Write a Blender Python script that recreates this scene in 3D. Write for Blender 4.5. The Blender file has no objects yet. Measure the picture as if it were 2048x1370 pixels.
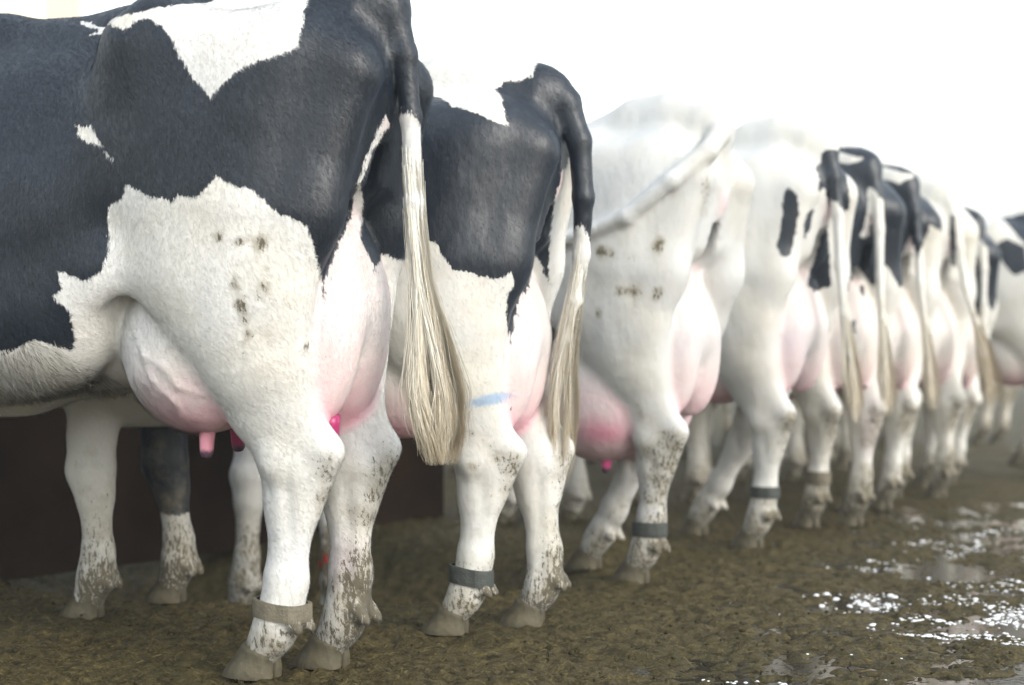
import bpy, math, random
import numpy as np
from mathutils import Vector, Matrix

random.seed(7)
rng = np.random.default_rng(11)
SC = bpy.context.scene
COL = SC.collection
R = math.radians

# ------------------------------------------------------------------ camera
cam_d = bpy.data.cameras.new('camera')
cam_d.sensor_width = 36.0
cam_d.lens = 56.25
cam_d.clip_start = 0.05
cam_d.clip_end = 2000
cam_d.dof.use_dof = True
cam_d.dof.focus_distance = 3.5
cam_d.dof.aperture_fstop = 2.2
cam = bpy.data.objects.new('camera', cam_d)
COL.objects.link(cam)
cam.location = (0, 0, 0.667)
cam.rotation_euler = (R(90.66), 0, 0)
SC.camera = cam

# ------------------------------------------------------------------ sky and sun
SUN_EL, SUN_AZ = 28.0, 139.0          # azimuth measured clockwise from +y (the view axis)
world = bpy.data.worlds.new('World')
SC.world = world
world.use_nodes = True
wt = world.node_tree
bg = wt.nodes['Background']
sky = wt.nodes.new('ShaderNodeTexSky')
sky.sky_type = 'NISHITA'
sky.sun_disc = False
sky.sun_elevation = R(SUN_EL)
sky.sun_rotation = R(SUN_AZ)
sky.air_density = 1.8
sky.dust_density = 1.0
sky.ozone_density = 1.0
hsv = wt.nodes.new('ShaderNodeHueSaturation')
hsv.inputs['Saturation'].default_value = 0.35
wt.links.new(sky.outputs[0], hsv.inputs['Color'])
wt.links.new(hsv.outputs[0], bg.inputs['Color'])
bg.inputs['Strength'].default_value = 0.15
sun_d = bpy.data.lights.new('sun', 'SUN')
sun_d.energy = 0.8
sun_d.angle = R(20)
sun_d.color = (1.0, 0.95, 0.87)
sun = bpy.data.objects.new('sun', sun_d)
COL.objects.link(sun)
sdir = Vector((math.sin(R(SUN_AZ)) * math.cos(R(SUN_EL)), math.cos(R(SUN_AZ)) * math.cos(R(SUN_EL)), math.sin(R(SUN_EL))))
sun.rotation_euler = (-sdir).to_track_quat('-Z', 'Y').to_euler()
vs = SC.view_settings
vs.view_transform = 'Standard'
vs.look = 'None'
vs.exposure = 1.33
vs.gamma = 1.0
vs.use_curve_mapping = False
SC.cycles.use_denoising = True
SC.cycles.max_bounces = 6
SC.cycles.diffuse_bounces = 3
SC.cycles.transparent_max_bounces = 6

# ------------------------------------------------------------------ helpers
def node(nt, typ, **kw):
    n = nt.nodes.new(typ)
    for k, v in kw.items():
        if k.startswith('i_'):
            n.inputs[k[2:].replace('_', ' ')].default_value = v
        else:
            setattr(n, k, v)
    return n

def math_n(nt, op, a, b=None, clamp=False):
    n = nt.nodes.new('ShaderNodeMath'); n.operation = op; n.use_clamp = clamp
    for i, v in enumerate((a, b)):
        if v is None: continue
        if isinstance(v, (int, float)): n.inputs[i].default_value = v
        else: nt.links.new(v, n.inputs[i])
    return n.outputs[0]

def mixc(nt, f, a, b, mode='MIX'):
    n = nt.nodes.new('ShaderNodeMix'); n.data_type = 'RGBA'; n.blend_type = mode
    for s, v in ((n.inputs[0], f), (n.inputs[6], a), (n.inputs[7], b)):
        if isinstance(v, (int, float)): s.default_value = v
        elif isinstance(v, tuple): s.default_value = (*v, 1) if len(v) == 3 else v
        else: nt.links.new(v, s)
    return n.outputs[2]

def smooth(nt, v, lo, hi):
    n = nt.nodes.new('ShaderNodeMapRange'); n.interpolation_type = 'SMOOTHSTEP'
    nt.links.new(v, n.inputs['Value'])
    n.inputs['From Min'].default_value = lo; n.inputs['From Max'].default_value = hi
    return n.outputs['Result']

def noise(nt, coord, scale, detail=2.0, rough=0.5, stretch=None):
    c = coord
    if stretch:
        m = nt.nodes.new('ShaderNodeMapping'); m.inputs['Scale'].default_value = stretch
        nt.links.new(c, m.inputs['Vector']); c = m.outputs[0]
    n = nt.nodes.new('ShaderNodeTexNoise')
    n.inputs['Scale'].default_value = scale; n.inputs['Detail'].default_value = detail; n.inputs['Roughness'].default_value = rough
    nt.links.new(c, n.inputs['Vector'])
    return n.outputs['Fac']

def new_mat(name):
    m = bpy.data.materials.new(name); m.use_nodes = True
    nt = m.node_tree
    return m, nt, nt.nodes['Principled BSDF']

def plain(name, col, rough=0.7, var=0.25, scale=40, spec=0.3, bump=0.0):
    m, nt, p = new_mat(name)
    tc = nt.nodes.new('ShaderNodeTexCoord').outputs['Object']
    n = noise(nt, tc, scale, 4)
    nt.links.new(mixc(nt, n, tuple(c * (1 - var) for c in col), tuple(min(1, c * (1 + var)) for c in col)), p.inputs['Base Color'])
    p.inputs['Roughness'].default_value = rough
    p.inputs['Specular IOR Level'].default_value = spec
    if bump:
        b = nt.nodes.new('ShaderNodeBump'); b.inputs['Strength'].default_value = bump; b.inputs['Distance'].default_value = 0.01
        nt.links.new(noise(nt, tc, scale * 3, 4), b.inputs['Height']); nt.links.new(b.outputs[0], p.inputs['Normal'])
    return m

def mesh_obj(name, verts, faces, mat, parent=None, smooth_shade=True):
    me = bpy.data.meshes.new(name)
    verts = np.asarray(verts, dtype=np.float32)
    if isinstance(faces, np.ndarray):
        k = faces.shape[1]
        me.vertices.add(len(verts)); me.vertices.foreach_set('co', verts.ravel())
        me.loops.add(faces.size); me.loops.foreach_set('vertex_index', faces.astype(np.int32).ravel())
        me.polygons.add(len(faces))
        me.polygons.foreach_set('loop_start', np.arange(0, faces.size, k, dtype=np.int32))
        me.polygons.foreach_set('loop_total', np.full(len(faces), k, dtype=np.int32))
        me.update(calc_edges=True)
    else:
        me.from_pydata([tuple(v) for v in verts], [], faces); me.update()
    if smooth_shade:
        me.polygons.foreach_set('use_smooth', np.ones(len(me.polygons), dtype=bool))
    if mat: me.materials.append(mat)
    o = bpy.data.objects.new(name, me); COL.objects.link(o)
    if parent: o.parent = parent
    return o

def set_attr(o, name, arr, typ='FLOAT'):
    a = o.data.attributes.new(name, typ, 'POINT')
    arr = np.asarray(arr, dtype=np.float32)
    a.data.foreach_set('value' if typ == 'FLOAT' else 'vector', arr.ravel())

def tag(o, label, cat, group=None):
    o['label'] = label; o['category'] = cat
    if group: o['group'] = group

# numpy value noise ---------------------------------------------------
def vnoise(P, seed=0):
    """Smooth lattice noise in [0,1] at points P (n,3) or (n,2)."""
    P = np.asarray(P, dtype=np.float64)
    if P.shape[1] == 2: P = np.column_stack([P, np.zeros(len(P))])
    i = np.floor(P).astype(np.int64); f = P - i; f = f * f * (3 - 2 * f)
    def hsh(a, b, c):
        n = (a * 374761393 + b * 668265263 + c * 2147483647 + seed * 1274126177) & 0x7fffffff
        n = ((n ^ (n >> 13)) * 1103515245 + 12345) & 0x7fffffff
        n = (n ^ (n >> 16)) & 0xffff
        return n / 65535.0
    out = 0
    for dx in (0, 1):
        wx = f[:, 0] if dx else 1 - f[:, 0]
        for dy in (0, 1):
            wy = f[:, 1] if dy else 1 - f[:, 1]
            for dz in (0, 1):
                wz = f[:, 2] if dz else 1 - f[:, 2]
                out = out + wx * wy * wz * hsh(i[:, 0] + dx, i[:, 1] + dy, i[:, 2] + dz)
    return out

def sstep(a, b, x):
    t = np.clip((x - a) / (b - a), 0, 1); return t * t * (3 - 2 * t)

def poly_sd(P, poly):
    """Signed distance (positive inside) of points P (n,2) to a polygon."""
    poly = np.asarray(poly, dtype=np.float64)
    d2 = np.full(len(P), 1e9); inside = np.zeros(len(P), dtype=bool)
    for i in range(len(poly)):
        a, b = poly[i], poly[(i + 1) % len(poly)]
        e = b - a; w = P - a
        t = np.clip((w @ e) / max(e @ e, 1e-12), 0, 1)
        q = w - t[:, None] * e
        d2 = np.minimum(d2, (q * q).sum(1))
        c = ((a[1] <= P[:, 1]) & (b[1] > P[:, 1])) | ((b[1] <= P[:, 1]) & (a[1] > P[:, 1]))
        with np.errstate(divide='ignore', invalid='ignore'):
            xi = a[0] + (P[:, 1] - a[1]) / (b[1] - a[1]) * e[0]
        inside ^= c & (P[:, 0] < xi)
    return np.where(inside, 1, -1) * np.sqrt(d2)

# ------------------------------------------------------------------ implicit modelling
def rcone(a, b, ra, rb, ys=1.0):
    """Tapered capsule; ys < 1 squeezes it sideways."""
    a = np.array(a, float); b = np.array(b, float); e = b - a; ee = max(e @ e, 1e-9)
    m = max(ra, rb)
    bb = (np.minimum(a, b) - m, np.maximum(a, b) + m)
    def fn(X, Y, Z):
        t = np.clip(((X - a[0]) * e[0] + (Y - a[1]) * e[1] + (Z - a[2]) * e[2]) / ee, 0, 1)
        dx = X - a[0] - t * e[0]; dy = (Y - a[1] - t * e[1]) / ys; dz = Z - a[2] - t * e[2]
        return (np.sqrt(dx * dx + dy * dy + dz * dz) - (ra + t * (rb - ra))) * (0.5 + 0.5 * ys)
    return fn, bb

def ellip(c, r, pitch=0.0):
    c = np.array(c, float); r = np.array(r, float); cs, sn = math.cos(pitch), math.sin(pitch)
    m = np.array([max(r[0], r[2]), r[1], max(r[0], r[2])])
    def fn(X, Y, Z):
        dx, dy, dz = X - c[0], Y - c[1], Z - c[2]
        px = cs * dx + sn * dz; pz = -sn * dx + cs * dz
        k0 = np.sqrt((px / r[0]) ** 2 + (dy / r[1]) ** 2 + (pz / r[2]) ** 2)
        k1 = np.sqrt((px / r[0] ** 2) ** 2 + (dy / r[1] ** 2) ** 2 + (pz / r[2] ** 2) ** 2)
        return k0 * (k0 - 1) / np.maximum(k1, 1e-6)
    return fn, (c - m, c + m)

def chain(pts, ys=1.0):
    """pts: (x,y,z,r[,ys]) -> list of tapered capsules."""
    out = []
    for p, q in zip(pts[:-1], pts[1:]):
        out.append(rcone(p[:3], q[:3], p[3], q[3], (p[4] + q[4]) / 2 if len(p) > 4 else ys))
    return out

ST_X = np.array([-.25, -.20, -.08, .08, .28, .48, .75, 1.05, 1.30, 1.48, 1.60])
ST_T = np.array([1.36, 1.43, 1.455, 1.455, 1.405, 1.40, 1.41, 1.425, 1.43, 1.39, 1.30])
ST_B = np.array([1.20, 1.03, .93, .86, .80, .67, .535, .525, .60, .74, .92])
ST_W = np.array([.03, .12, .17, .21, .245, .30, .355, .335, .26, .19, .10])

def trunk(bend=0.0, fat=1.0):
    def fn(X, Y, Z):
        X, Y, Z = np.broadcast_arrays(X, Y, Z)
        Y = Y - bend * (np.maximum(np.minimum(X, 1.2) - .15, 0) ** 2 + 2.1 * np.maximum(X - 1.2, 0))
        zt = np.interp(X, ST_X, ST_T); zb = np.interp(X, ST_X, ST_B); w = np.interp(X, ST_X, ST_W) * fat
        zc = (zt + zb) / 2; hh = (zt - zb) / 2
        t = np.clip((Z - zc) / hh, -1, 1)
        w = w * (1 - .16 * t - .12 * t * t)
        f = (np.abs(Y / w) ** 2.3 + np.abs((Z - zc) / hh) ** 2.3) ** (1 / 2.3)
        d = (f - 1) * np.minimum(w, hh)
        return np.maximum(d, np.maximum(-.25 - X, X - 1.60))
    return fn, (np.array([-.27, -.45 - abs(bend) * 0, .48]), np.array([1.6, .45 + abs(bend) * 2.2, 1.5]))

class Field:
    def __init__(s, lo, hi, h):
        s.lo = np.array(lo, float); s.h = h
        s.n = np.ceil((np.array(hi) - s.lo) / h - 1e-3).astype(int) + 1
        s.v = np.full(s.n, 0.5, dtype=np.float32)
        s.ax = [(s.lo[i] + h * np.arange(s.n[i])).astype(np.float32) for i in range(3)]
    def _sl(s, bb, pad):
        a = np.clip(np.floor((bb[0] - pad - s.lo) / s.h).astype(int), 0, s.n)
        b = np.clip(np.ceil((bb[1] + pad - s.lo) / s.h).astype(int) + 1, 0, s.n)
        return tuple(slice(x, y) for x, y in zip(a, b))
    def add(s, prim, k=0.03, sub=False):
        fn, bb = prim
        sl = s._sl(bb, k + 3 * s.h)
        if any(q.stop <= q.start for q in sl): return
        X = s.ax[0][sl[0]][:, None, None]; Y = s.ax[1][sl[1]][None, :, None]; Z = s.ax[2][sl[2]][None, None, :]
        d = fn(X, Y, Z).astype(np.float32); v = s.v[sl]
        if sub:
            d = -d; hq = np.maximum(k - np.abs(v - d), 0) / k
            s.v[sl] = np.maximum(v, d) + hq * hq * k * .25
        else:
            hq = np.maximum(k - np.abs(v - d), 0) / k
            s.v[sl] = np.minimum(v, d) - hq * hq * k * .25
    def mesh(s):
        v = s.v; n = s.n; ins = v < 0
        cnt = np.zeros(n - 1, dtype=np.int8)
        for dx in (0, 1):
            for dy in (0, 1):
                for dz in (0, 1):
                    cnt += ins[dx:n[0] - 1 + dx, dy:n[1] - 1 + dy, dz:n[2] - 1 + dz]
        act = (cnt > 0) & (cnt < 8)
        idx = np.full(act.shape, -1, dtype=np.int64)
        C = np.argwhere(act); idx[act] = np.arange(len(C))
        acc = np.zeros((len(C), 3)); num = np.zeros(len(C))
        cor = [(0, 0, 0), (1, 0, 0), (0, 1, 0), (1, 1, 0), (0, 0, 1), (1, 0, 1), (0, 1, 1), (1, 1, 1)]
        cv = [v[C[:, 0] + a, C[:, 1] + b, C[:, 2] + c] for a, b, c in cor]
        for i in range(8):
            for j in range(i + 1, 8):
                df = [cor[j][q] - cor[i][q] for q in range(3)]
                if sum(map(abs, df)) != 1: continue
                m = (cv[i] < 0) != (cv[j] < 0)
                t = cv[i][m] / (cv[i][m] - cv[j][m])
                acc[m] += np.array(cor[i]) + t[:, None] * np.array(df); num[m] += 1
        V = s.lo + s.h * (C + acc / num[:, None])
        F = []
        for ax in range(3):
            a, b = [(1, 2), (2, 0), (0, 1)][ax]
            s0 = [slice(1, -1)] * 3; s0[ax] = slice(0, n[ax] - 1)
            s1 = list(s0); s1[ax] = slice(1, n[ax])
            A = ins[tuple(s0)]; B = ins[tuple(s1)]
            for flip, M in ((False, A & ~B), (True, ~A & B)):
                E = np.argwhere(M)
                if not len(E): continue
                off = np.ones(3, int); off[ax] = 0
                E = E + off
                q = []
                for da, db in ((-1, -1), (0, -1), (0, 0), (-1, 0)):
                    c = E.copy(); c[:, a] += da; c[:, b] += db
                    q.append(idx[c[:, 0], c[:, 1], c[:, 2]])
                q = np.stack(q, 1)
                F.append(q[:, ::-1] if flip else q)
        F = np.concatenate(F)
        # one light smoothing pass
        for w in (.5, -.35):
            S = np.zeros_like(V); N = np.zeros(len(V))
            for i in range(4):
                a, b = F[:, i], F[:, (i + 1) % 4]
                for c in range(3):
                    S[:, c] += np.bincount(a, V[b, c], len(V)) + np.bincount(b, V[a, c], len(V))
                N += np.bincount(a, minlength=len(V)) + np.bincount(b, minlength=len(V))
            V = V + w * (S / N[:, None] - V)
        return V, F

def vert_normals(V, F):
    fn = np.cross(V[F[:, 2]] - V[F[:, 0]], V[F[:, 3]] - V[F[:, 1]])
    N = np.zeros_like(V)
    for i in range(4):
        for c in range(3): N[:, c] += np.bincount(F[:, i], fn[:, c], len(V))
    return N / np.maximum(np.linalg.norm(N, axis=1, keepdims=True), 1e-12), fn

def evalp(prims, P):
    d = np.full(len(P), 9.0)
    for fn, _ in prims: d = np.minimum(d, fn(P[:, 0], P[:, 1], P[:, 2]))
    return d

# ------------------------------------------------------------------ materials for the cows
def coat_nodes(nt, p, coord, hair=False):
    at = lambda n: node(nt, 'ShaderNodeAttribute', attribute_name=n).outputs['Fac']
    patch, pink, dirt, long_ = at('patch'), at('pink'), at('dirt'), at('tint')
    n1 = noise(nt, coord, 22, 3, .6)
    n2 = noise(nt, coord, 120, 2, .65, (1.5, 1.5, .30))
    sd = math_n(nt, 'ADD', patch, math_n(nt, 'MULTIPLY', math_n(nt, 'SUBTRACT', n1, .5), .022))
    sd = math_n(nt, 'ADD', sd, math_n(nt, 'MULTIPLY', math_n(nt, 'SUBTRACT', n2, .5), .006 if hair else .020))
    blk = smooth(nt, sd, -.0022, .0022)
    big = noise(nt, coord, 5, 3)
    white = mixc(nt, smooth(nt, big, .35, .75), (.81, .805, .79), (.78, .75, .685))
    grain = noise(nt, coord, 170, 2, .6, (1.4, 1.4, .35))
    white = mixc(nt, 1.0, white, nt.nodes.new('ShaderNodeObjectInfo').outputs['Color'], 'MULTIPLY')
    white = mixc(nt, math_n(nt, 'MULTIPLY', smooth(nt, grain, .45, .8), .10), white, (.60, .55, .45))
    black = mixc(nt, smooth(nt, noise(nt, coord, 7, 4), .4, .75), (.0035, .008, .0165), (.009, .0155, .027))
    black = mixc(nt, math_n(nt, 'MULTIPLY', smooth(nt, grain, .4, .85), .6), black, (.024, .030, .040))
    pk = mixc(nt, smooth(nt, noise(nt, coord, 14, 4), .3, .7), (.78, .43, .49), (.79, .57, .585))
    base = mixc(nt, pink, white, pk)
    # skin veins and blotches on the udder are in the bump; flush in 'tint'
    base = mixc(nt, math_n(nt, 'MULTIPLY', long_, .85), base, (.72, .16, .30))
    base = mixc(nt, blk, base, black)
    base = mixc(nt, math_n(nt, 'MULTIPLY', at('lilac'), .5), base, (.55, .30, .58))
    base = mixc(nt, math_n(nt, 'MULTIPLY', .7, smooth(nt, math_n(nt, 'ADD', at('paint'), math_n(nt, 'MULTIPLY', math_n(nt, 'SUBTRACT', grain, .5), .8)), .10, .75)), base, (.25, .42, .66))
    # mud: film + splashes
    sp1 = noise(nt, coord, 105, 3, .65, (1.4, 1.4, .42))
    sp2 = noise(nt, coord, 16, 4, .6)
    sp3 = noise(nt, coord, 280, 2, .6, (1.2, 1.2, .6))
    film = math_n(nt, 'MULTIPLY', smooth(nt, math_n(nt, 'ADD', sp2, math_n(nt, 'MULTIPLY', math_n(nt, 'SUBTRACT', dirt, .5), .9)), .34, .88), .72)
    base = mixc(nt, film, base, (.30, .265, .19))
    thr = math_n(nt, 'ADD', math_n(nt, 'MULTIPLY', sp1, .75), math_n(nt, 'MULTIPLY', sp3, .25))
    thr = math_n(nt, 'ADD', thr, math_n(nt, 'MULTIPLY', math_n(nt, 'SUBTRACT', sp2, .5), .22))
    spl = smooth(nt, math_n(nt, 'ADD', thr, math_n(nt, 'MULTIPLY', math_n(nt, 'SUBTRACT', dirt, .5), .42)), .60, .645)
    spl = math_n(nt, 'MULTIPLY', spl, smooth(nt, dirt, .02, .12))
    mudc = mixc(nt, sp2, (.05, .043, .030), (.15, .125, .075))
    base = mixc(nt, math_n(nt, 'MULTIPLY', spl, .9), base, mudc)
    if hair:
        vmul = nt.nodes.new('ShaderNodeCombineColor'); one = math_n(nt, 'ADD', at('vary'), 1.0)
        for q_ in range(3): nt.links.new(one, vmul.inputs[q_])
        base = mixc(nt, 1.0, base, vmul.outputs[0], 'MULTIPLY')
    nt.links.new(base, p.inputs['Base Color'])
    rough = nt.nodes.new('ShaderNodeMapRange')
    nt.links.new(blk, rough.inputs['Value']); rough.inputs['To Min'].default_value = .62; rough.inputs['To Max'].default_value = .46
    nt.links.new(rough.outputs[0], p.inputs['Roughness'])
    spn = nt.nodes.new('ShaderNodeMapRange'); nt.links.new(blk, spn.inputs['Value']); spn.inputs['To Min'].default_value = .25; spn.inputs['To Max'].default_value = .62
    nt.links.new(spn.outputs[0], p.inputs['Specular IOR Level'])
    p.inputs['Sheen Weight'].default_value = .10
    p.inputs['Sheen Roughness'].default_value = .5
    p.inputs['Sheen Tint'].default_value = (.62, .78, 1, 1)
    return pink, grain, blk

def coat_material():
    m, nt, p = new_mat('cow_coat')
    tc = nt.nodes.new('ShaderNodeTexCoord').outputs['Object']
    pink, grain, blk = coat_nodes(nt, p, tc)
    b = node(nt, 'ShaderNodeBump', i_Strength=.12, i_Distance=.003)
    nt.links.new(grain, b.inputs['Height'])
    b2 = node(nt, 'ShaderNodeBump', i_Strength=.42, i_Distance=.02)
    nt.links.new(noise(nt, tc, 11, 3, .5, (1, 1, .6)), b2.inputs['Height'])
    b3 = node(nt, 'ShaderNodeBump', i_Distance=.010)
    nt.links.new(math_n(nt, 'MULTIPLY', pink, .4, True), b3.inputs['Strength'])
    wn = nt.nodes.new('ShaderNodeTexNoise'); wn.inputs['Scale'].default_value = 17; wn.inputs['Detail'].default_value = 5; wn.inputs['Distortion'].default_value = 1.4
    nt.links.new(tc, wn.inputs['Vector']); nt.links.new(wn.outputs['Fac'], b3.inputs['Height'])
    nt.links.new(b2.outputs[0], b3.inputs['Normal']); nt.links.new(b3.outputs[0], b.inputs['Normal'])
    nt.links.new(b.outputs[0], p.inputs['Normal'])
    p.inputs['Subsurface Weight'].default_value = 0.0
    return m

def fuzz_material():
    m, nt, p = new_mat('cow_fuzz')
    root = node(nt, 'ShaderNodeAttribute', attribute_name='root').outputs['Vector']
    coat_nodes(nt, p, root, True)
    nv = node(nt, 'ShaderNodeAttribute', attribute_name='rnorm').outputs['Vector']
    vt = node(nt, 'ShaderNodeVectorTransform', vector_type='NORMAL', convert_from='OBJECT', convert_to='WORLD')
    nt.links.new(nv, vt.inputs[0]); nt.links.new(vt.outputs[0], p.inputs['Normal'])
    return m

def strand_material():
    m, nt, p = new_mat('tail_hair')
    a = node(nt, 'ShaderNodeAttribute', attribute_name='shade').outputs['Fac']
    r = nt.nodes.new('ShaderNodeValToRGB')
    e = r.color_ramp.elements
    e[0].position = 0; e[0].color = (.10, .075, .045, 1)
    e[1].position = 1; e[1].color = (.82, .79, .71, 1)
    x = e.new(.35); x.color = (.42, .335, .22, 1)
    x = e.new(.65); x.color = (.66, .585, .455, 1)
    nt.links.new(a, r.inputs[0]); nt.links.new(r.outputs[0], p.inputs['Base Color'])
    p.inputs['Roughness'].default_value = .5
    p.inputs['Specular IOR Level'].default_value = .4
    return m

M_COAT, M_FUZZ, M_STRAND = coat_material(), fuzz_material(), strand_material()
M_HOOF = plain('hoof_horn', (.105, .092, .060), .6, .9, 24, bump=.25)
M_BAND = plain('band_strap', (.060, .066, .060), .6, .45, 60, bump=.3)
M_BANDG = plain('band_strap_grey', (.17, .15, .11), .6, .4, 60, bump=.3)
M_RED = plain('red_print', (.55, .03, .02), .6)
M_EYE = plain('eye', (.01, .008, .006), .1)

def teat_material():
    m, nt, p = new_mat('teat_skin')
    tc = nt.nodes.new('ShaderNodeTexCoord').outputs['Object']
    sx = nt.nodes.new('ShaderNodeSeparateXYZ'); nt.links.new(tc, sx.inputs[0])
    oi = nt.nodes.new('ShaderNodeObjectInfo')
    tip = smooth(nt, math_n(nt, 'ADD', sx.outputs['Z'], math_n(nt, 'MULTIPLY', math_n(nt, 'SUBTRACT', noise(nt, tc, 60, 2), .5), .02)), -.040, -.028)
    c = mixc(nt, tip, (.10, .055, .09), oi.outputs['Color'])
    nt.links.new(c, p.inputs['Base Color']); p.inputs['Roughness'].default_value = .35
    return m
M_TEAT = teat_material()

# shared small meshes ---------------------------------------------------
def hoof_mesh():
    out = [(-.046, .012), (-.042, .036), (-.010, .052), (.030, .050), (.064, .036), (.086, .013), (.060, .005), (.020, .003), (-.020, .003), (-.042, .005)]
    for _ in range(2):
        q = []
        for p0, p1 in zip(out, out[1:] + out[:1]):
            q += [(.75 * p0[0] + .25 * p1[0], .75 * p0[1] + .25 * p1[1]), (.25 * p0[0] + .75 * p1[0], .25 * p0[1] + .75 * p1[1])]
        out = q
    m = len(out); V = []; F = []
    for s in (1, -1):
        k0 = len(V)
        for t, bul in ((0, 0), (.12, .002), (.45, .002), (.80, 0), (.92, .0025), (1.0, .0015), (1.12, -.006)):
            for (x, y) in out:
                xc = -.040 + (x + .046) * (1 - .44 * t); yc = .003 + (y - .003) * (1 - .22 * t)
                dx, dy = xc + .005, yc - .024; l = math.hypot(dx, dy) + 1e-6
                top = .052 + .022 * (x + .046) / .132
                V.append((xc + bul * dx / l, s * (yc + bul * dy / l), t * top))
        for j in range(6):
            for i in range(m):
                q = (k0 + j * m + i, k0 + j * m + (i + 1) % m, k0 + (j + 1) * m + (i + 1) % m, k0 + (j + 1) * m + i)
                F.append(q if s < 0 else q[::-1])
        c = len(V); V.append((-.01, s * .024, .066))
        for i in range(m):
            q = (k0 + 6 * m + i, k0 + 6 * m + (i + 1) % m, c)
            F.append(q if s < 0 else q[::-1])
    return V, F
HV, HF = hoof_mesh()
HOOF_ME = None

def lathe(prof, n=14):
    V, F = [], []
    for r, z in prof:
        for i in range(n):
            a = 2 * math.pi * i / n; V.append((r * math.cos(a), r * math.sin(a), z))
    for j in range(len(prof) - 1):
        for i in range(n):
            F.append((j * n + i, j * n + (i + 1) % n, (j + 1) * n + (i + 1) % n, (j + 1) * n + i))
    F.append(tuple(range(n - 1, -1, -1))); F.append(tuple((len(prof) - 1) * n + i for i in range(n)))
    return V, F
TEAT_V, TEAT_F = lathe([(.021, .03), (.019, .01), (.0165, -.01), (.0155, -.03), (.0145, -.042), (.010, -.050), (.003, -.052)])
TEAT_ME = None

# ------------------------------------------------------------------ one cow
COATS = {}
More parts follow.
